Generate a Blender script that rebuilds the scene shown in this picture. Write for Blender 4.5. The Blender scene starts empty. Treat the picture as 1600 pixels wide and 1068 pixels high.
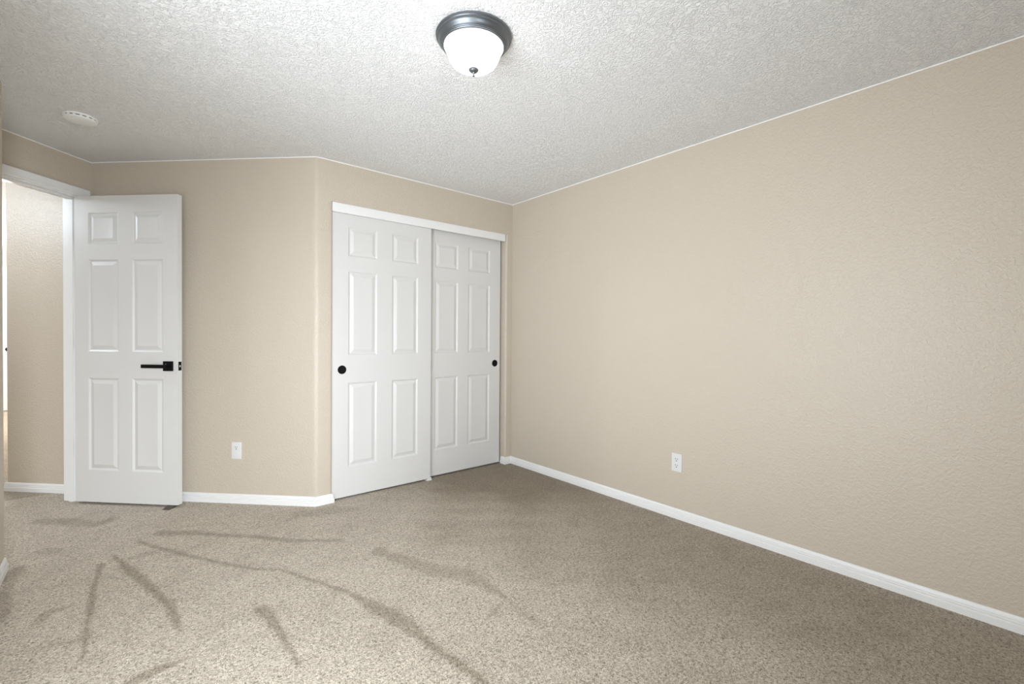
import bpy, bmesh, math, random
import numpy as np
from mathutils import Matrix, Vector

scn = bpy.context.scene
COL = scn.collection

# ---------------------------------------------------------------- camera
S2 = 2 ** -0.5
H = 2.32                      # ceiling height
CAM_H = 1.1394
cam_data = bpy.data.cameras.new('camera')
cam = bpy.data.objects.new('camera', cam_data)
COL.objects.link(cam)
cam_data.sensor_width = 36.0
cam_data.lens = 722.087 / 1600.0 * 36.0
cam_data.clip_start = 0.02
_f = Vector((0.6433, 0.7655, -0.0119)).normalized()
_u = Vector((0.0021, 0.0138, 0.9999))
_r = _f.cross(_u).normalized()
_u = _r.cross(_f).normalized()
cam.matrix_world = Matrix(((_r.x, _u.x, -_f.x, 0), (_r.y, _u.y, -_f.y, 0), (_r.z, _u.z, -_f.z, CAM_H), (0, 0, 0, 1)))
scn.camera = cam

# ---------------------------------------------------------------- light, exposure
scn.view_settings.view_transform = 'Standard'
scn.view_settings.look = 'None'
scn.view_settings.exposure = 0.13
scn.view_settings.gamma = 1.0
scn.view_settings.use_curve_mapping = False

world = bpy.data.worlds.new('world')
scn.world = world
world.use_nodes = True
bg = world.node_tree.nodes['Background']
bg.inputs[0].default_value = (0.80, 0.88, 1.0, 1)
bg.inputs[1].default_value = 1.0


def area(name, loc, target, sx, sy, power, col=(1, 1, 1), spread=180):
    l = bpy.data.lights.new(name, 'AREA')
    l.spread = math.radians(spread)
    l.shape = 'RECTANGLE'
    l.size, l.size_y = sx, sy
    l.energy = power
    l.color = col
    o = bpy.data.objects.new(name, l)
    COL.objects.link(o)
    o.location = loc
    o.rotation_euler = (Vector(target) - Vector(loc)).to_track_quat('-Z', 'Y').to_euler()
    return o


DAY = (0.93, 1.0, 1.075)
# daylight through the unseen left window, then added fill lights aimed at dim parts
area('daylight_left', (-0.50, 0.98, 1.02), (2.0, 1.05, 0.90), 1.2, 1.72, 29, DAY)
area('fill_right_wall', (-0.50, 0.85, 1.02), (2.6, 2.1, 1.0), 1.1, 1.72, 9, DAY, 100)  # added fill towards the right wall
area('fill_ceiling', (-0.50, 0.90, 1.02), (1.3, 2.0, 2.3), 1.3, 1.72, 11, DAY, 110)  # added fill aimed upward to brighten the ceiling
area('fill_back', (-0.04, -1.58, 1.02), (-0.16, 3.9, -0.05), 0.66, 1.72, 14, DAY, 52)  # added narrow fill into the entry
area('fill_back_mid', (-0.04, -1.58, 1.02), (0.1, 3.6, 0.60), 0.66, 1.72, 12.5, DAY, 92)  # added wider fill around the entry and closet
area('fill_back_wide', (-0.04, -1.58, 1.02), (0.3, 2.0, 0.9), 0.66, 1.72, 10, DAY)  # added broad fill from behind the viewer


def point(name, loc, power, rad, col=(1, 0.96, 0.9)):
    l = bpy.data.lights.new(name, 'POINT')
    l.energy = power
    l.shadow_soft_size = rad
    l.color = col
    o = bpy.data.objects.new(name, l)
    COL.objects.link(o)
    o.location = loc
    return o


point('hall_lamp', (-1.618, 4.72, 2.18), 33, 0.09, (0.89, 1.0, 1.12))
point('far_room_lamp', (-1.3, 8.3, 1.7), 190, 0.25, (1, 0.98, 0.95))


# ---------------------------------------------------------------- materials
def new_mat(name):
    m = bpy.data.materials.new(name)
    m.use_nodes = True
    nt = m.node_tree
    return m, nt, nt.nodes['Principled BSDF']


def setp(b, col=None, rough=None, metal=None, spec=None):
    if col is not None:
        b.inputs['Base Color'].default_value = (*col, 1)
    if rough is not None:
        b.inputs['Roughness'].default_value = rough
    if metal is not None:
        b.inputs['Metallic'].default_value = metal
    if spec is not None:
        b.inputs['Specular IOR Level'].default_value = spec


def node(nt, kind, **kw):
    n = nt.nodes.new(kind)
    for k, v in kw.items():
        if k in n.inputs:
            n.inputs[k].default_value = v
        else:
            setattr(n, k, v)
    return n


def coords(nt):
    g = node(nt, 'ShaderNodeNewGeometry')
    return g.outputs['Position']


def ramp(nt, src, stops):
    r = node(nt, 'ShaderNodeValToRGB')
    e = r.color_ramp.elements
    while len(e) < len(stops):
        e.new(0.5)
    for el, (p, c) in zip(e, stops):
        el.position = p
        el.color = (*c, 1) if isinstance(c, tuple) else (c, c, c, 1)
    nt.links.new(src, r.inputs[0])
    return r.outputs[0]


def bumped(name, col, rough, spec, layers, dist):
    """Painted surface; layers = [(scale, detail, distortion, lo, hi, weight)] summed into one height."""
    m, nt, b = new_mat(name)
    setp(b, col, rough, 0, spec)
    P = coords(nt)
    acc = None
    for (sc, det, dis, lo, hi, wt) in layers:
        n = node(nt, 'ShaderNodeTexNoise', Scale=sc, Detail=det, Distortion=dis, Roughness=0.5)
        nt.links.new(P, n.inputs['Vector'])
        h = ramp(nt, n.outputs['Fac'], [(lo, 0.0), (hi, 1.0)])
        mu = node(nt, 'ShaderNodeMath', operation='MULTIPLY')
        nt.links.new(h, mu.inputs[0])
        mu.inputs[1].default_value = wt
        if acc is None:
            acc = mu.outputs[0]
        else:
            ad = node(nt, 'ShaderNodeMath', operation='ADD')
            nt.links.new(acc, ad.inputs[0])
            nt.links.new(mu.outputs[0], ad.inputs[1])
            acc = ad.outputs[0]
    bp = node(nt, 'ShaderNodeBump', Strength=1.0, Distance=dist)
    nt.links.new(acc, bp.inputs['Height'])
    nt.links.new(bp.outputs[0], b.inputs['Normal'])
    return m


M_WALL = bumped('beige_wall_paint', (0.57, 0.50, 0.408), 0.36, 0.5,
                [(90, 3, 0.5, 0.38, 0.62, 1.0), (240, 1, 0, 0.3, 0.7, 0.2)], 0.0009)
M_CEIL = bumped('white_stomped_ceiling', (0.90, 0.90, 0.895), 0.62, 0.3,
                [(44, 4, 2.2, 0.42, 0.58, 1.0), (120, 2, 0.8, 0.35, 0.65, 0.30)], 0.0030)
M_WHITE = bumped('white_semigloss_paint', (0.68, 0.67, 0.65), 0.34, 0.5, [(700, 1, 0, 0.3, 0.7, 1.0)], 0.00008)
M_TRIM = bumped('white_gloss_trim_paint', (0.82, 0.815, 0.80), 0.32, 0.5, [(700, 1, 0, 0.3, 0.7, 1.0)], 0.00008)
M_CAULK = bumped('white_ceiling_edge', (0.93, 0.92, 0.90), 0.5, 0.4, [(60, 1, 0, 0.3, 0.7, 1.0)], 0.0006)


def plain(name, col, rough=0.4, metal=0.0, spec=0.5, scale=400, dist=0.00006):
    m = bumped(name, col, rough, spec, [(scale, 1, 0, 0.3, 0.7, 1.0)], dist)
    m.node_tree.nodes['Principled BSDF'].inputs['Metallic'].default_value = metal
    return m


M_BLACK = plain('matte_black_metal', (0.004, 0.004, 0.004), 0.55, 0.0, 0.15)
M_PEWTER = plain('brushed_pewter', (0.17, 0.185, 0.20), 0.36, 0.8, 0.5)
M_PLASTIC = plain('white_plastic', (0.72, 0.72, 0.705), 0.35)
M_DETECTOR = plain('white_detector_plastic', (0.88, 0.88, 0.865), 0.4)
M_DARKSLOT = plain('dark_slot', (0.03, 0.03, 0.03), 0.6)
M_RUBBER = plain('brown_rubber', (0.085, 0.070, 0.052), 0.55, 0, 0.3, 160, 0.0004)
M_BRASS = plain('pale_metal', (0.80, 0.77, 0.70), 0.3, 0.6)


def glass_mat():
    m, nt, b = new_mat('frosted_lamp_glass')
    setp(b, (0.9, 0.9, 0.89), 0.35, 0, 0.5)
    n = node(nt, 'ShaderNodeTexNoise', Scale=7.0, Detail=3.0, Distortion=1.2)
    nt.links.new(coords(nt), n.inputs['Vector'])
    c = ramp(nt, n.outputs['Fac'], [(0.3, (1.0, 0.97, 0.93)), (0.7, (0.92, 0.91, 0.90))])
    nt.links.new(c, b.inputs['Emission Color'])
    b.inputs['Emission Strength'].default_value = LAMP_GLOW
    return m


LAMP_GLOW = 6.0
M_GLASS = glass_mat()


def carpet_mat():
    m, nt, b = new_mat('beige_frieze_carpet')
    setp(b, (0.4, 0.35, 0.29), 0.95, 0, 0.08)
    b.inputs['Sheen Weight'].default_value = 0.25
    b.inputs['Sheen Roughness'].default_value = 0.6
    P = coords(nt)
    n1 = node(nt, 'ShaderNodeTexNoise', Scale=120.0, Detail=4.0, Distortion=1.4, Roughness=0.65)
    n2 = node(nt, 'ShaderNodeTexNoise', Scale=5.0, Detail=4.0, Distortion=1.2)
    for n in (n1, n2):
        nt.links.new(P, n.inputs['Vector'])
    yarn = ramp(nt, n1.outputs['Fac'], [(0.34, (0.135, 0.105, 0.068)), (0.46, (0.395, 0.335, 0.255)), (0.585, (0.72, 0.63, 0.515))])
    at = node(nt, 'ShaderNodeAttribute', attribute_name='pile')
    # strokes brushed the other way and higher pile values show darker, browner yarn
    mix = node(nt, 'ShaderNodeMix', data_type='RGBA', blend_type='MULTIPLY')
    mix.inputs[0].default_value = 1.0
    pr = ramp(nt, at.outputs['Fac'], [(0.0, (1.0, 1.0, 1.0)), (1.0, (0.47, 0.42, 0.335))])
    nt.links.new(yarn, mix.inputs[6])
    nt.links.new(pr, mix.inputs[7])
    mix2 = node(nt, 'ShaderNodeMix', data_type='RGBA', blend_type='MULTIPLY')
    mix2.inputs[0].default_value = 1.0
    lr = ramp(nt, n2.outputs['Fac'], [(0.32, (0.89, 0.88, 0.865)), (0.55, (1.0, 1.0, 1.0))])
    nt.links.new(mix.outputs[2], mix2.inputs[6])
    nt.links.new(lr, mix2.inputs[7])
    nt.links.new(mix2.outputs[2], b.inputs['Base Color'])
    n3 = node(nt, 'ShaderNodeTexNoise', Scale=112.0, Detail=3.0, Distortion=1.2)
    nt.links.new(P, n3.inputs['Vector'])
    bp = node(nt, 'ShaderNodeBump', Strength=1.0, Distance=0.006)
    nt.links.new(n3.outputs['Fac'], bp.inputs['Height'])
    nt.links.new(bp.outputs[0], b.inputs['Normal'])
    return m


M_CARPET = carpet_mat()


# ---------------------------------------------------------------- mesh helpers
class MB:
    def __init__(self):
        self.v, self.f = [], []

    def add(self, verts, faces):
        o = len(self.v)
        self.v += [tuple(p) for p in verts]
        self.f += [tuple(i + o for i in f) for f in faces]
        return self

    def box(self, x0, x1, y0, y1, z0, z1, bev=0.0):
        if bev <= 0:
            P = [(x, y, z) for z in (z0, z1) for y in (y0, y1) for x in (x0, x1)]
            return self.add(P, [(0, 2, 3, 1), (4, 5, 7, 6), (0, 1, 5, 4), (2, 6, 7, 3), (0, 4, 6, 2), (1, 3, 7, 5)])
        b = bmesh.new()
        bmesh.ops.create_cube(b, size=1)
        for v in b.verts:
            v.co = Vector((x0 + (v.co.x + .5) * (x1 - x0), y0 + (v.co.y + .5) * (y1 - y0), z0 + (v.co.z + .5) * (z1 - z0)))
        bmesh.ops.bevel(b, geom=list(b.edges), offset=bev, segments=3, profile=0.6, affect='EDGES')
        b.verts.index_update()
        self.add([v.co[:] for v in b.verts], [[v.index for v in f.verts] for f in b.faces])
        b.free()
        return self

    def prism(self, poly, z0, z1):
        """Upright prism over a counter-clockwise plan polygon."""
        n = len(poly)
        a = sum(poly[i][0] * poly[(i + 1) % n][1] - poly[(i + 1) % n][0] * poly[i][1] for i in range(n))
        if a < 0:
            poly = poly[::-1]
        V = [(x, y, z0) for x, y in poly] + [(x, y, z1) for x, y in poly]
        F = [tuple(range(n))[::-1], tuple(range(n, 2 * n))]
        F += [(i, (i + 1) % n, n + (i + 1) % n, n + i) for i in range(n)]
        return self.add(V, F)

    def lathe(self, prof, segs=64, axis='z', cap=True):
        """Surface of revolution, prof = [(radius, height)] from one end to the other."""
        V, F = [], []
        for (r, h) in prof:
            for k in range(segs):
                a = 2 * math.pi * k / segs
                p = (r * math.cos(a), r * math.sin(a), h)
                V.append(p if axis == 'z' else (p[0], h, p[1]) if axis == 'y' else (h, p[0], p[1]))
        for i in range(len(prof) - 1):
            for k in range(segs):
                k2 = (k + 1) % segs
                F.append((i * segs + k, i * segs + k2, (i + 1) * segs + k2, (i + 1) * segs + k))
        if cap:
            F.append(tuple(range(segs))[::-1])
            F.append(tuple(range((len(prof) - 1) * segs, len(prof) * segs)))
        return self.add(V, F)

    def xform(self, M):
        self.v = [tuple(M @ Vector(p)) for p in self.v]
        return self

    def build(self, name, mat, parent=None, loc=None, rot=None, angle=35):
        me = bpy.data.meshes.new(name)
        me.from_pydata(self.v, [], self.f)
        b = bmesh.new()
        b.from_mesh(me)
        bmesh.ops.remove_doubles(b, verts=b.verts, dist=1e-6)
        bmesh.ops.recalc_face_normals(b, faces=b.faces)
        b.to_mesh(me)
        b.free()
        me.polygons.foreach_set('use_smooth', [True] * len(me.polygons))
        me.set_sharp_from_angle(angle=math.radians(angle))
        me.materials.append(mat)
        o = bpy.data.objects.new(name, me)
        COL.objects.link(o)
        if parent:
            o.parent = parent
        if loc is not None:
            o.location = loc
        if rot is not None:
            o.rotation_euler = rot
        return o


def tag(o, label=None, cat=None, group=None, kind=None):
    if label:
        o['label'] = label
    if cat:
        o['category'] = cat
    if group:
        o['group'] = group
    if kind:
        o['kind'] = kind
    return o


def struct(o, label=None, cat=None):
    return tag(o, label, cat, kind='structure')


def empty(name, loc, rz=0.0):
    o = bpy.data.objects.new(name, None)
    o.empty_display_size = 0.05
    COL.objects.link(o)
    o.location = loc
    o.rotation_euler = (0, 0, rz)
    return o


def rounded(poly, radii, seg=7):
    """Plan polygon with the corners given in radii = {index: r} turned into arcs."""
    out, n = [], len(poly)
    for i, p in enumerate(poly):
        if i not in radii:
            out.append(p)
            continue
        p = Vector(p)
        a = (Vector(poly[i - 1]) - p).normalized()
        c = (Vector(poly[(i + 1) % n]) - p).normalized()
        half = a.angle(c) / 2
        r = radii[i]
        t = r / math.tan(half)
        ctr = p + (a + c).normalized() * (r / math.sin(half))
        s, e = p + a * t - ctr, p + c * t - ctr
        for k in range(seg + 1):
            w = k / seg
            ang = s.angle(e)
            d = (s * math.sin((1 - w) * ang) + e * math.sin(w * ang)) / math.sin(ang)
            out.append(tuple(ctr + d))
    return out


# ---------------------------------------------------------------- plan of the room
XR, YC, XB, D = 2.6725, 3.1858, 0.9775, 1.6207
XL, YB = -0.44, -1.50                   # left wall, wall behind the camera
YLC = 3.25                              # outside corner of the left wall
CX0, CX1 = 1.085, 2.604                 # closet opening
U0, V0 = 3.1821, -2.9439                # inner corner of the entry in the turned frame
TH = 0.11


def uv(u, v):
    """Turned frame of the entry: u runs out through the doorway, v along the door wall away from its inner corner."""
    return (-S2 * (U0 + u) - S2 * (V0 + v), S2 * (U0 + u) - S2 * (V0 + v))


E = uv(0, 0)
lc_u, lc_v = S2 * (-XL + YLC) - U0, S2 * (-XL - YLC) - V0

# floor with its pile attribute
MARKS = [
    [(-0.047, 3.129, 0.020), (0.025, 2.87, 0.035), (0.105, 2.553, 0.034), (0.153, 2.348, 0.034), (0.162, 2.166, 0.008)],
    [(0.135, 2.443, 0.039), (0.151, 2.413, 0.036), (0.153, 2.348, 0.016)],
    [(-0.088, 3.039, 0.020), (-0.104, 2.778, 0.020), (-0.109, 2.562, 0.022), (-0.113, 2.352, 0.016), (-0.109, 2.18, 0.006)],
    [(0.008, 1.941, 0.053), (0.057, 1.956, 0.04), (0.103, 1.962, 0.032), (0.156, 1.962, 0.012)],
    [(0.065, 3.236, 0.024), (0.181, 3.01, 0.028), (0.351, 2.714, 0.022), (0.49, 2.502, 0.021), (0.579, 2.428, 0.015),
     (0.706, 2.149, 0.025), (0.777, 1.975, 0.033), (0.827, 1.781, 0.078), (0.848, 1.678, 0.065), (0.861, 1.51, 0.041),
     (0.889, 1.35, 0.031), (0.904, 1.251, 0.025), (0.908, 1.201, 0.014)],
    [(0.159, 3.303, 0.063), (0.289, 3.212, 0.066), (0.435, 3.043, 0.038), (0.569, 2.911, 0.03), (0.712, 2.731, 0.031), (0.926, 2.557, 0.032)],
    [(0.439, 2.127, 0.043), (0.452, 1.986, 0.031), (0.457, 1.857, 0.019), (0.461, 1.689, 0.01)],
    [(1.022, 2.324, 0.065), (1.069, 2.186, 0.076), (1.165, 1.95, 0.109), (1.259, 1.812, 0.113), (1.267, 1.679, 0.049), (1.269, 1.552, 0.019)],
    [(1.106, 1.465, 0.012), (1.172, 1.498, 0.019), (1.25, 1.528, 0.01)],
    [(1.266, 1.534, 0.022), (1.265, 1.44, 0.044), (1.268, 1.3, 0.021)],
    [(-0.376, 3.959, 0.087), (-0.272, 3.875, 0.098), (-0.125, 3.68, 0.073), (-0.048, 3.745, 0.054)],
    [(0.013, 3.025, 0.044), (0.11, 3.03, 0.055)],
    [(0.77, 3.042, 0.025), (0.855, 3.097, 0.1), (0.979, 3.061, 0.141), (1.142, 2.974, 0.094)],
    [(-0.256, 2.578, 0.025), (-0.248, 2.645, 0.033), (-0.177, 2.649, 0.026)],
    [(-0.209, 2.367, 0.017), (-0.142, 2.338, 0.022)],
    [(-0.435, 3.105, 0.093), (-0.416, 3.168, 0.09), (-0.391, 3.242, 0.038)],  # dark patches beside the end of the left wall
    [(-0.378, 2.692, 0.045), (-0.401, 2.932, 0.05), (-0.399, 3.075, 0.035)],
    [(-0.311, 3.397, 0.086), (-0.29, 3.38, 0.072)],
]
STRENGTH = [1, 0.8, 0.95, 0.9, 0.9, 0.8, 0.95, 0.65, 0.5, 0.4, 0.7, 0.5, 0.5, 0.7, 0.5, 0.9, 0.7, 0.5]


def pile_value(x, y):
    """0 where the pile lies freshly vacuumed, towards 1 in the strokes brushed the other way, the dark patches and towards the right wall."""
    out = np.zeros_like(x)
    wob = 0.010 * np.sin(x * 31 + y * 17) + 0.008 * np.sin(x * 53 - y * 41) + 0.006 * np.sin(x * 97 + y * 83)
    for line, st in zip(MARKS, STRENGTH):
        for (x0, y0, w0), (x1, y1, w1) in zip(line[:-1], line[1:]):
            dx, dy = x1 - x0, y1 - y0
            L2 = dx * dx + dy * dy
            t = np.clip(((x - x0) * dx + (y - y0) * dy) / L2, 0, 1)
            d = np.hypot(x - x0 - t * dx, y - y0 - t * dy)
            half = (w0 + (w1 - w0) * t) * 0.55
            d = d + wob * np.clip(half / 0.03, 0.1, 1.0) * 0.6
            v = np.clip(1.0 - (d - half * 0.55) / (half * 0.75 + 0.004), 0, 1)
            out = np.maximum(out, st * v * v * (3 - 2 * v))
    # pile value also rises towards the right wall, most at the far end
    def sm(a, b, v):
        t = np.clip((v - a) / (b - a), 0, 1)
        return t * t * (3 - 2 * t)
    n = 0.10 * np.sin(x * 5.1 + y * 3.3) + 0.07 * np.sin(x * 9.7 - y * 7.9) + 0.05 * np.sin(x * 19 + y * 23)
    right_tone = sm(1.0, 2.3, x + n) * (0.58 + 0.52 * sm(1.7, 2.9, y + n))
    return np.clip(np.maximum(out * 0.75, right_tone) + 0.30 * out * right_tone, 0, 1)


def build_floor():
    gx = np.arange(-1.2, 2.7 + 1e-6, 0.0125)
    gy = np.arange(0.4, 4.6 + 1e-6, 0.0125)
    gx[-1] = 2.70
    nx, ny = len(gx), len(gy)
    X, Y = np.meshgrid(gx, gy)
    V = np.stack([X.ravel(), Y.ravel(), np.zeros(nx * ny)], 1)
    i = np.arange(nx * ny).reshape(ny, nx)
    F = np.stack([i[:-1, :-1].ravel(), i[:-1, 1:].ravel(), i[1:, 1:].ravel(), i[1:, :-1].ravel()], 1)
    x0, x1, y0, y1 = float(gx[0]), float(gx[-1]), float(gy[0]), float(gy[-1])
    ex = [(-5, YB - .2), (3.0, YB - .2), (3.0, y0), (-5, y0), (-5, y1), (3.0, y1), (3.0, 10.4), (-5, 10.4), (x0, y0), (x0, y1), (x1, y0), (x1, y1)]
    n = len(V)
    V = np.concatenate([V, np.array([(a, b, 0) for a, b in ex])])
    F = F.tolist() + [[n, n + 1, n + 2, n + 3], [n + 4, n + 5, n + 6, n + 7], [n + 3, n + 8, n + 9, n + 4], [n + 10, n + 2, n + 5, n + 11]]
    me = bpy.data.meshes.new('floor')
    me.from_pydata(V.tolist(), [], F)
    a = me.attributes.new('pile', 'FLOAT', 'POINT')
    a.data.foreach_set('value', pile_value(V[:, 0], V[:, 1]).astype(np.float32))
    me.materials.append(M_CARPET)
    o = bpy.data.objects.new('floor', me)
    COL.objects.link(o)
    struct(o, 'beige carpet with vacuum strokes', 'carpet')


build_floor()
struct(MB().box(-5.1, 3.1, YB - .3, 10.5, H, H + 0.1).build('ceiling', M_CEIL), 'white textured ceiling', 'ceiling')

# ---------------------------------------------------------------- walls
struct(MB().box(XR, XR + TH, YB - TH, YC + 0.9, 0, H).build('wall_right', M_WALL), 'long bare beige wall on the right', 'wall')

# closet wall: left pier with the bullnose corner, header, right pier
B = (XB, YC)
Bd = (XB - S2 * .06, YC + S2 * .06)
m = MB()
m.prism(rounded([(CX0, YC + TH), (CX0, YC), B, Bd, (Bd[0] + .10, Bd[1] + TH)], {1: .016, 2: .05}), 0, 2.043)
m.prism(rounded([(CX0, YC + TH), (CX0, YC), B, Bd, (Bd[0] + .10, Bd[1] + TH)], {2: .05}), 2.043, H)
m.box(CX0, CX1, YC, YC + TH, 2.043, H)
m.prism(rounded([(CX1, YC + TH), (CX1, YC), (XR, YC), (XR, YC + TH)], {1: .016}), 0, 2.043)
m.box(CX1, XR, YC, YC + TH, 2.043, H)
struct(m.build('wall_closet', M_WALL), 'beige wall around the sliding closet doors', 'wall')
m = MB()
m.box(XB + .03, XR, YC + 0.75, YC + 0.85, 0, H)
m.box(XB + .03, XB + .08, YC + .2, YC + 0.75, 0, H)
struct(m.build('wall_closet_inside', M_WALL), 'beige wall inside the closed closet', 'wall')
struct(MB().prism([Bd, uv(0, 0), uv(.02, 0), uv(.02, -.10), (Bd[0] + S2 * .10, Bd[1] + S2 * .10)], 0, H).build('wall_diagonal', M_WALL),
       'narrow beige wall between the open door and the closet', 'wall')

# entry wall with the doorway
JR, JL = 0.083, 0.865                   # faces of the jambs
HEAD = 2.052                            # underside of the head jamb
WT = 0.114                              # thickness of the entry wall
m = MB()
m.prism([uv(0, 0), uv(0, JR - .018), uv(WT, JR - .018), uv(WT, -.10), uv(.02, -.10), uv(.02, 0)], 0, H)
m.prism([uv(0, JR - .018), uv(0, JL + .018), uv(WT, JL + .018), uv(WT, JR - .018)], HEAD + .018, H)
m.prism([uv(0, JL + .018), uv(0, 1.5), uv(WT, 1.5), uv(WT, JL + .018)], 0, H)
struct(m.build('wall_entry', M_WALL), 'beige wall above the open bedroom door', 'wall')

# left wall with a window, and its return to the entry wall
WY0, WY1, WZ0, WZ1 = 0.18, 1.68, 0.14, 1.90
m = MB()
m.box(XL - TH, XL, YB - TH, WY0, 0, H)
m.box(XL - TH, XL, WY0, WY1, 0, WZ0)
m.box(XL - TH, XL, WY0, WY1, WZ1, H)
m.prism(rounded([(XL, WY1), (XL, YLC), uv(0, lc_v), uv(0, lc_v + .14), (XL - TH, WY1 + .6), (XL - TH, WY1)], {1: .02}), 0, H)
struct(m.build('wall_left', M_WALL), 'edge of the beige wall at the far left', 'wall')

BX0, BX1 = -0.40, 0.32
m = MB()
m.box(XL - TH, BX0, YB - TH, YB, 0, H)
m.box(BX1, XR + TH, YB - TH, YB, 0, H)
m.box(BX0, BX1, YB - TH, YB, 0, WZ0)
m.box(BX0, BX1, YB - TH, YB, WZ1, H)
struct(m.build('wall_back', M_WALL), 'beige wall with a narrow added window behind the viewer', 'wall')


def window_frame(name, a0, a1, along, at, label):
    m = MB()
    t, d = .045, .05

    def bx(p0, p1, z0, z1):
        if along == 'y':
            m.box(at - d, at, p0, p1, z0, z1)
        else:
            m.box(p0, p1, at - d, at, z0, z1)
    bx(a0, a0 + t, WZ0, WZ1)
    bx(a1 - t, a1, WZ0, WZ1)
    bx(a0, a1, WZ0, WZ0 + t)
    bx(a0, a1, WZ1 - t, WZ1)
    bx((a0 + a1) / 2 - t / 2, (a0 + a1) / 2 + t / 2, WZ0, WZ1)
    return struct(m.build(name, M_WHITE), label, 'window')


window_frame('window_1', WY0, WY1, 'y', XL - .07, 'tall white frame of the unseen window in the left wall')
window_frame('added_window_2', BX0, BX1, 'x', YB - .07, 'narrow white frame of an added window in the wall behind the viewer')  # unseen window added for the fill light from behind

# hallway
HV = -0.054
HU = 0.738
HV2 = -1.9
m = MB()
m.prism(rounded([uv(WT, HV), uv(HU, HV), uv(HU, HV2), uv(HU - .12, HV2), uv(HU - .12, HV - .12), uv(WT, HV - .12)], {1: .02}), 0, H)
struct(m.build('wall_hall', M_WALL), 'bright textured beige hallway wall through the doorway', 'wall')
FY = 9.87
m = MB()
m.box(-5, 1.0, FY, FY + .1, 0, H)
m.box(-5.1, -5, 1.0, FY, 0, H)
m.box(1.0, 1.1, 5.6, FY, 0, H)
m.box(-5, uv(0, 1.5)[0] + .05, uv(0, 1.5)[1] - .25, uv(0, 1.5)[1] - .15, 0, H)
struct(m.build('wall_far', M_WALL), 'beige wall around the white door at the end of the hallway', 'wall')

# ---------------------------------------------------------------- baseboards
BB = [(0, 0), (.0130, 0), (.0130, .0275), (.0122, .0290), (.0085, .0300), (.0080, .0325), (.0100, .0350), (.0102, .0385), (.0072, .0400), (.0068, .0425), (.0078, .0450), (.0070, .0520), (.0050, .0580), (.0025, .0615), (0, .062)]


def sweep(paths_names, pts, side, prof=BB, mat=M_TRIM, z=0.0, labels=()):
    """Mitred moulding along a plan polyline; one object per (first, last) segment range. side=+1 puts it left of travel."""
    P = [Vector(p) for p in pts]
    n = len(P)
    off = []
    for i in range(n):
        d0 = (P[i] - P[i - 1]).normalized() if i else None
        d1 = (P[i + 1] - P[i]).normalized() if i < n - 1 else None
        n0 = Vector((-d0.y, d0.x)) * side if d0 else None
        n1 = Vector((-d1.y, d1.x)) * side if d1 else None
        if n0 and n1:
            k = n0 + n1
            off.append(k / (k.length_squared / 2))
        else:
            off.append(n0 or n1)
    for k, (name, i0, i1) in enumerate(paths_names):
        V, F = [], []
        c = len(prof)
        for i in range(i0, i1 + 1):
            for (d, h) in prof:
                q = P[i] + off[i] * d
                V.append((q.x, q.y, z + h))
        for i in range(i1 - i0):
            for j in range(c):
                j2 = (j + 1) % c
                F.append((i * c + j, i * c + j2, (i + 1) * c + j2, (i + 1) * c + j))
        F.append(tuple(range(c)))
        F.append(tuple(range((i1 - i0) * c, (i1 - i0 + 1) * c))[::-1])
        o = struct(MB().add(V, F).build(name, mat, angle=20))
        if k < len(labels):
            tag(o, labels[k], 'baseboard')


sweep([('baseboard_right', 0, 1), ('baseboard_closet', 1, 3)], [(XR, YB), (XR, YC), (CX1, YC), (CX1, YC + .055)], 1,
      labels=['white baseboard along the long right wall', 'short white baseboard in the corner beside the closet doors'])
sweep([('baseboard_diagonal', 0, 3)], [(CX0 - .001, YC + .018), (CX0 - .001, YC), B, uv(0, 0)], 1,
      labels=['white baseboard behind the open door, turning the corner to the closet'])
sweep([('baseboard_left', 0, 2)], [(XL, YB), (XL, YLC), uv(-.016, lc_v)], -1, labels=['white baseboard end at the far left edge'])
sweep([('baseboard_hall', 0, 2)], [uv(WT, HV), uv(HU, HV), uv(HU, HV2)], 1, labels=['white baseboard in the hallway'])
sweep([('baseboard_far', 0, 1)], [(1.0, FY), (-.895, FY)], 1, labels=['white baseboard beside the far hallway door'])

# bead of white ceiling paint along the top of the walls
EDGE = [(0, 0), (.0016, .0005), (.0022, .003), (.0016, .0052), (0, .0056)]
sweep([('trim_1', 0, 4)], [(XR, YB), (XR, YC), B, uv(0, 0), uv(0, lc_v)], 1, EDGE, M_CAULK, H - .0056)
tag(bpy.data.objects['trim_1'], 'thin line of white ceiling paint along the wall tops', 'trim')

# ---------------------------------------------------------------- doorway: jambs, stops, casing
m = MB()
m.prism([uv(0, JR - .018), uv(0, JR), uv(WT, JR), uv(WT, JR - .018)], 0, HEAD + .018)
m.prism([uv(0, JL), uv(0, JL + .018), uv(WT, JL + .018), uv(WT, JL)], 0, HEAD + .018)
m.prism([uv(0, JR), uv(0, JL), uv(WT, JL), uv(WT, JR)], HEAD, HEAD + .018)
m.prism([uv(.040, JR), uv(.040, JR + .011), uv(.075, JR + .011), uv(.075, JR)], 0, HEAD)
m.prism([uv(.040, JL - .011), uv(.040, JL), uv(.075, JL), uv(.075, JL - .011)], 0, HEAD)
m.prism([uv(.040, JR), uv(.040, JL), uv(.075, JL), uv(.075, JR)], HEAD - .011, HEAD)
struct(m.build('trim_2', M_TRIM), 'white door jamb and stop of the bedroom doorway', 'door frame')


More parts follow.
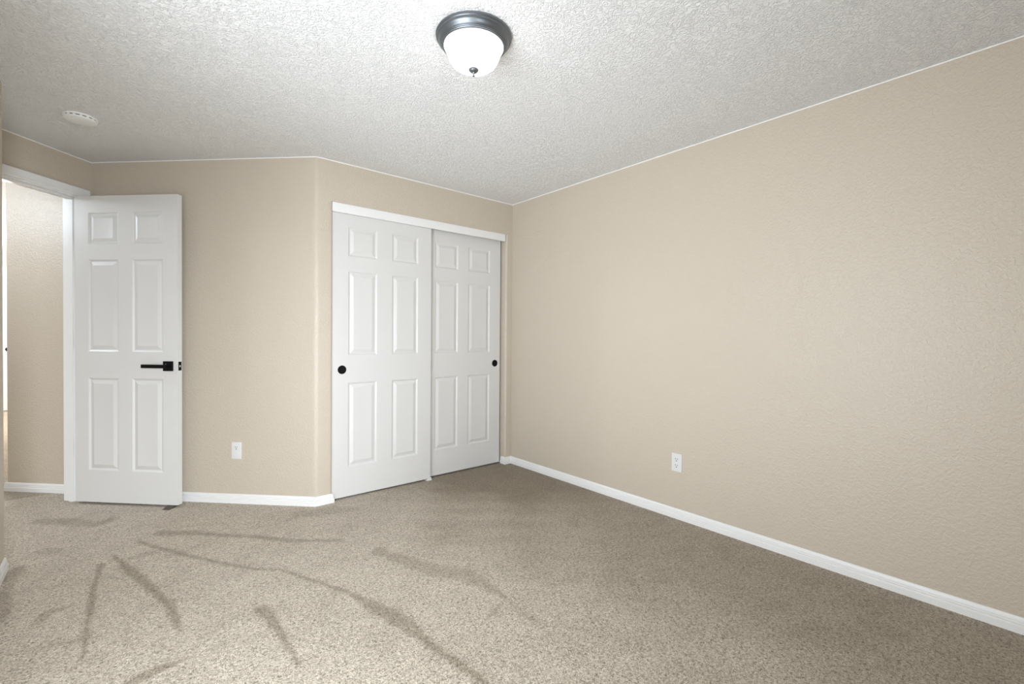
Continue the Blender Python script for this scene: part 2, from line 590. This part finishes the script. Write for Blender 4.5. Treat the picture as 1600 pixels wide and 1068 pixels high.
def casing(name, u_face, sgn, label=None):
    """Flat casing with a stepped inner edge round the doorway on one face of the entry wall."""
    m = MB()
    w = 0.060

    def bar(v0, v1, z0, z1, t):
        a, b_ = (u_face, u_face + sgn * t)
        m.prism([uv(a, v0), uv(a, v1), uv(b_, v1), uv(b_, v0)], z0, z1)
    for t, e in ((.013, 0), (.017, .014)):
        r0, r1 = JR - w + (0 if e else 0), JR - .004 - e
        l0, l1 = JL + .004 + e, JL + w
        bar(r0, r1, 0, HEAD + .006 + e, t)
        bar(l0, l1, 0, HEAD + .006 + e, t)
        bar(r0, l1, HEAD + .006 + e, HEAD + .062, t)
    o = struct(m.build(name, M_TRIM))
    if label:
        tag(o, label, 'door casing')


casing('trim_3', 0.0, -1, 'white casing above the bedroom doorway')
casing('trim_4', WT, 1, 'white casing on the hallway side of the bedroom doorway')

# closet fascia board
struct(MB().box(1.0835, 2.592, YC - .002, YC + .017, 1.980, 2.042, .0015).build('trim_5', M_TRIM), 'white fascia board above the sliding closet doors', 'trim')


# ---------------------------------------------------------------- panelled doors
def panel_door(w, h, t, xs, zs, both=True):
    """Moulded six-panel leaf: x along the width, -y the face, z up. xs, zs list the panel rectangles."""
    m = MB()
    loops = [(0, 0), (.004, .0022), (.010, .0072), (.016, .0075), (.0200, .0060), (.037, .0012), (.0385, .0006), (.0400, .0008)]

    def face(y, sg):
        cx = sorted({0, w, *[a for p in xs for a in p]})
        cz = sorted({0, h, *[a for p in zs for a in p]})
        for i in range(len(cx) - 1):
            for j in range(len(cz) - 1):
                if (cx[i], cx[i + 1]) in xs and (cz[j], cz[j + 1]) in zs:
                    x0, x1, z0, z1 = cx[i], cx[i + 1], cz[j], cz[j + 1]
                    V, F = [], []
                    for (o, d) in loops:
                        V += [(x0 + o, y + sg * d, z0 + o), (x1 - o, y + sg * d, z0 + o), (x1 - o, y + sg * d, z1 - o), (x0 + o, y + sg * d, z1 - o)]
                    for k in range(len(loops) - 1):
                        for c in range(4):
                            c2 = (c + 1) % 4
                            F.append((4 * k + c, 4 * k + c2, 4 * k + 4 + c2, 4 * k + 4 + c))
                    k = 4 * (len(loops) - 1)
                    F.append((k, k + 1, k + 2, k + 3))
                    m.add(V, F)
                else:
                    x0, x1, z0, z1 = cx[i], cx[i + 1], cz[j], cz[j + 1]
                    m.add([(x0, y, z0), (x1, y, z0), (x1, y, z1), (x0, y, z1)], [(0, 1, 2, 3)])
        return cx, cz
    cx, cz = face(0, 1)
    if both:
        face(t, -1)
    else:
        for i in range(len(cx) - 1):
            for j in range(len(cz) - 1):
                m.add([(cx[i], t, cz[j]), (cx[i + 1], t, cz[j]), (cx[i + 1], t, cz[j + 1]), (cx[i], t, cz[j + 1])], [(0, 1, 2, 3)])
    for i in range(len(cx) - 1):
        for z in (0, h):
            m.add([(cx[i], 0, z), (cx[i + 1], 0, z), (cx[i + 1], t, z), (cx[i], t, z)], [(0, 1, 2, 3)])
    for j in range(len(cz) - 1):
        for x in (0, w):
            m.add([(x, 0, cz[j]), (x, 0, cz[j + 1]), (x, t, cz[j + 1]), (x, t, cz[j])], [(0, 1, 2, 3)])
    return m


# bedroom door, swung open in front of the diagonal wall
DW, DB, DT = 0.734, 0.016, 0.036
DH = 2.050 - DB
zs = [(0.228 - DB, 0.844 - DB), (1.021 - DB, 1.629 - DB), (1.731 - DB, 1.940 - DB)]
door = panel_door(DW, DH, DT, [(.098, .314), (.413, .631)], zs).build('door_1', M_WHITE, angle=12)
hx, hy = uv(-.010, .124)
door.location = (hx, hy, DB)
door.rotation_euler = (0, 0, math.radians(-45))
struct(door, 'white six-panel bedroom door swung open into the room, black lever handle', 'door')

HZ = 0.929 - DB
for sg, name in ((-1, 'door_handle'), (1, 'door_handle')):
    y0 = 0 if sg < 0 else DT
    r = MB()
    ya, yb = sorted((y0, y0 + sg * .010))
    r.box(-.033, .033, ya, yb, -.032, .032, .0015)
    ros = r.build(name, M_BLACK, door, (.6715, 0, HZ))
    tag(ros, 'black square rose with a straight lever')
    l = MB()
    ya, yb = sorted((y0 + sg * .009, y0 + sg * .048))
    l.add(*(lambda q: (q.v, q.f))(MB().lathe([(.011, ya), (.011, yb)], 24, 'y')))
    ya, yb = sorted((y0 + sg * .038, y0 + sg * .050))
    l.box(-.152, .012, ya, yb, -.0115, .0115, .002)
    l.build('lever', M_BLACK, ros)
    if sg < 0:
        k = MB().lathe([(.0022, y0 - .0104), (.0022, y0 - .0095)], 16, 'y')
        k.build('pin_hole', M_BRASS, ros, (-.012, 0, .014))
pl = MB().box(DW - .0005, DW + .0012, .0055, .0305, -.029, .029, .0004).build('latch_plate', M_BLACK, door, (0, 0, HZ))
b = MB()
b.prism([(DW + .001, .012), (DW + .006, .0125), (DW + .007, .015), (DW + .001, .0235)], -.0065, .0065)
b.build('latch_bolt', M_BRASS, pl)
for z in (0.375, 1.086, 1.793):
    hm = MB()
    hm.box(-.0012, .0006, .004, DT, -.043, .043)
    hm.add(*(lambda q: (q.v, q.f))(MB().lathe([(.0065, -.044), (.0065, .044)], 20, 'z').xform(Matrix.Translation((-.004, DT + .004, 0)))))
    hm.build('hinge', M_BLACK, door, (0, 0, z - DB))

# sliding closet doors
zs2 = [(.217, .808), (1.000, 1.587), (1.690, 1.895)]
CB = 0.012


def closet_door(name, x0, w, y, xs, px, label):
    o = panel_door(w, 2.02 - CB, .034, xs, [(a - CB, b_ - CB) for a, b_ in zs2], False).build(name, M_WHITE, angle=12)
    o.location = (x0, y, CB)
    struct(o, label, 'closet door')
    p = MB().lathe([(.0295, .002), (.0300, -.001), (.0285, -.0030), (.0262, -.0032), (.0245, -.0014), (.020, -.0007), (.0001, -.0005)], 40, 'y', False)
    p.build('finger_pull', M_BLACK, o, (px - x0, 0, .9005 - CB))
    return o


closet_door('door_2', 1.087, .771, YC + .021, [(1.200 - 1.087, 1.411 - 1.087), (1.529 - 1.087, 1.743 - 1.087)], 1.158,
            'front left white sliding closet door with a round black pull at its left edge')
closet_door('door_3', 1.80, .786, YC + .061, [(1.917 - 1.80, 2.137 - 1.80), (2.240 - 1.80, 2.469 - 1.80)], 2.529,
            'rear right white sliding closet door with a round black pull at its right edge')

g = empty('door_guide', (1.842, YC + .05, 0))
tag(g, 'small white plastic floor guide under the meeting closet doors', 'door guide')
MB().box(-.022, .022, -.046, .05, 0, .006, .0015).build('base_plate', M_PLASTIC, g)
MB().box(-.018, .018, -.045, -.032, .004, .022, .002).build('front_lip', M_PLASTIC, g)
MB().box(-.018, .018, .0058, .0100, .004, .030, .001).build('fin', M_PLASTIC, g)

# door far down the hall
o = panel_door(.78, 2.02, .035, [(.11, .34), (.44, .67)], zs, False).build('door_4', M_WHITE, angle=12)
o.location = (-1.74, FY - .02, .012)
struct(o, 'white door at the far end of the hallway, seen as a sliver', 'door')
kn = MB().lathe([(.0001, -.062), (.018, -.060), (.027, -.048), (.026, -.036), (.012, -.026), (.011, -.008), (.028, -.006), (.028, 0)], 28, 'y', False)
kn.build('door_knob', M_BLACK, o, (.455, 0, .89))
m = MB()
m.box(-1.80, -1.742, FY - .03, FY, 0, 2.10)
m.box(-.958, -.90, FY - .03, FY, 0, 2.10)
m.box(-1.80, -.90, FY - .03, FY, 2.04, 2.10)
struct(m.build('trim_6', M_TRIM), 'white casing around the far hallway door', 'door casing')

# ---------------------------------------------------------------- brown wedge under the open door
wu, wv = -.010 - .688, .124 + .0
wx, wy = uv(wu, wv)
w = empty('door_wedge', (wx, wy, 0), math.radians(-45))
tag(w, 'small dark brown wedge jammed under the free end of the open door', 'door stop')
prof = [(.046, .0), (.046, .002), (.004, .0155), (-.034, .0157), (-.034, 0)]     # (out from the door face, height)
V = [(x, -d, z) for x in (-.023, .023) for d, z in prof]
n = len(prof)
MB().add(V, [tuple(range(n)), tuple(range(n, 2 * n))[::-1]] + [(i, (i + 1) % n, n + (i + 1) % n, n + i) for i in range(n)]).build('wedge_body', M_RUBBER, w)


# ---------------------------------------------------------------- power outlets
def outlet(loc, rz, label, capped):
    r = empty('wall_outlet', loc, rz)
    tag(r, label, 'outlet')
    MB().box(-.0345, .0345, -.0058, 0, -.0565, .0565, .0024).build('cover_plate', M_PLASTIC, r)
    for sz in (1, -1):
        blank = capped and sz < 0
        q = MB()
        a = []
        for k in range(40):
            t = 2 * math.pi * k / 40
            a.append((max(-.0140, min(.0140, .0172 * math.cos(t))), .0172 * math.sin(t) * .84))
        y = -.0112 if blank else -.0072
        q.add([(x, y, z) for x, z in a] + [(x, -.005, z) for x, z in a],
              [tuple(range(40))] + [(i, 40 + i, 40 + (i + 1) % 40, (i + 1) % 40) for i in range(40)])
        rec = q.build('safety_cap' if blank else 'receptacle', M_PLASTIC, r, (0, 0, sz * .0196))
        if not blank:
            for sx, hh in ((-.0063, .0040), (.0063, .0033)):
                MB().box(sx - .0016, sx + .0016, y - .0003, y + .001, .0005 - hh + .004, .0005 + hh + .004).build('slot', M_DARKSLOT, rec)
            MB().lathe([(.0033, y - .0003), (.0033, y + .001)], 16, 'y').build('ground_hole', M_DARKSLOT, rec, (0, 0, -.0078))
    MB().lathe([(.0001, -.0068), (.0024, -.0066), (.0028, -.0055)], 16, 'y', False).build('screw', M_BRASS, r)
    return r


outlet((XR, 1.5525, .3525), math.radians(-90), 'white duplex outlet low on the long right wall', False)
ox, oy = XB - S2 * .5555, YC + S2 * .5555
outlet((ox, oy, .3560), math.radians(-45), 'white outlet low on the narrow wall between open door and closet', True)

# ---------------------------------------------------------------- smoke detector
sd = empty('smoke_detector', (-.179, 3.47, H))
tag(sd, 'round white smoke detector on the ceiling near the doorway', 'smoke detector')
MB().lathe([(.074, 0), (.0745, -.006), (.072, -.008)], 56).build('base_ring', M_DETECTOR, sd)
MB().lathe([(.066, -.0075), (.066, -.0130)], 56).build('vent_gap', M_DARKSLOT, sd)
c = MB().lathe([(.0705, -.0125), (.0720, -.0145), (.0695, -.0190), (.0620, -.0225), (.0400, -.0245), (.0001, -.0250)], 56, 'z', False)
cov = c.build('cover', M_DETECTOR, sd)
m = MB()
for k in range(16):
    a0, a1 = 2 * math.pi * (k + .06) / 16, 2 * math.pi * (k + .40) / 16
    for r0, r1 in ((.066, .0725),):
        m.prism([(r1 * math.cos(a0), r1 * math.sin(a0)), (r1 * math.cos(a1), r1 * math.sin(a1)), (r0 * math.cos(a1), r0 * math.sin(a1)), (r0 * math.cos(a0), r0 * math.sin(a0))], -.0138, -.0075)
m.build('spacer', M_DETECTOR, sd)
MB().lathe([(.0045, -.0215), (.0045, -.0240)], 16).build('test_button', M_DARKSLOT, sd, (-.030, -.042, .0008))

# ---------------------------------------------------------------- flush mount ceiling lamp
lamp = empty('ceiling_lamp', (1.0595, 1.5077, H))
tag(lamp, 'flush ceiling lamp with stepped pewter pan and frosted glass bowl', 'ceiling lamp')
pan = [(.128, 0), (.147, -.001), (.1490, -.0045), (.1485, -.0085), (.1450, -.0105), (.1435, -.0125), (.1445, -.0150), (.1440, -.0178), (.1405, -.0195),
       (.1375, -.0230), (.1355, -.0280), (.1320, -.0330), (.1285, -.0355), (.1290, -.0368), (.1275, -.0385), (.1250, -.0388), (.1252, -.0402), (.1240, -.0418),
       (.1212, -.0422), (.1212, -.0435), (.1195, -.0445), (.1165, -.0445), (.110, -.042)]
MB().lathe(pan, 96).build('pan', M_PEWTER, lamp, angle=28)
bowl = [(.1150, -.0400), (.1165, -.0440), (.1130, -.0520), (.1075, -.0620), (.1035, -.0720), (.1000, -.0820), (.0955, -.0930), (.0880, -.1040), (.0770, -.1130),
        (.0620, -.1210), (.0440, -.1265), (.0220, -.1295), (.0001, -.1300)]
MB().lathe(bowl, 96, 'z', False).build('glass_bowl', M_GLASS, lamp, angle=60)
fin = [(.0190, -.1285), (.0205, -.1310), (.0200, -.1330), (.0178, -.1338), (.0175, -.1355), (.0150, -.1385), (.0100, -.1410), (.0065, -.1420), (.0055, -.1455),
       (.0035, -.1480), (.0034, -.1500), (.0052, -.1520), (.0052, -.1545), (.0035, -.1565), (.0001, -.1570)]
MB().lathe(fin, 32, 'z', False).build('finial', M_PEWTER, lamp)
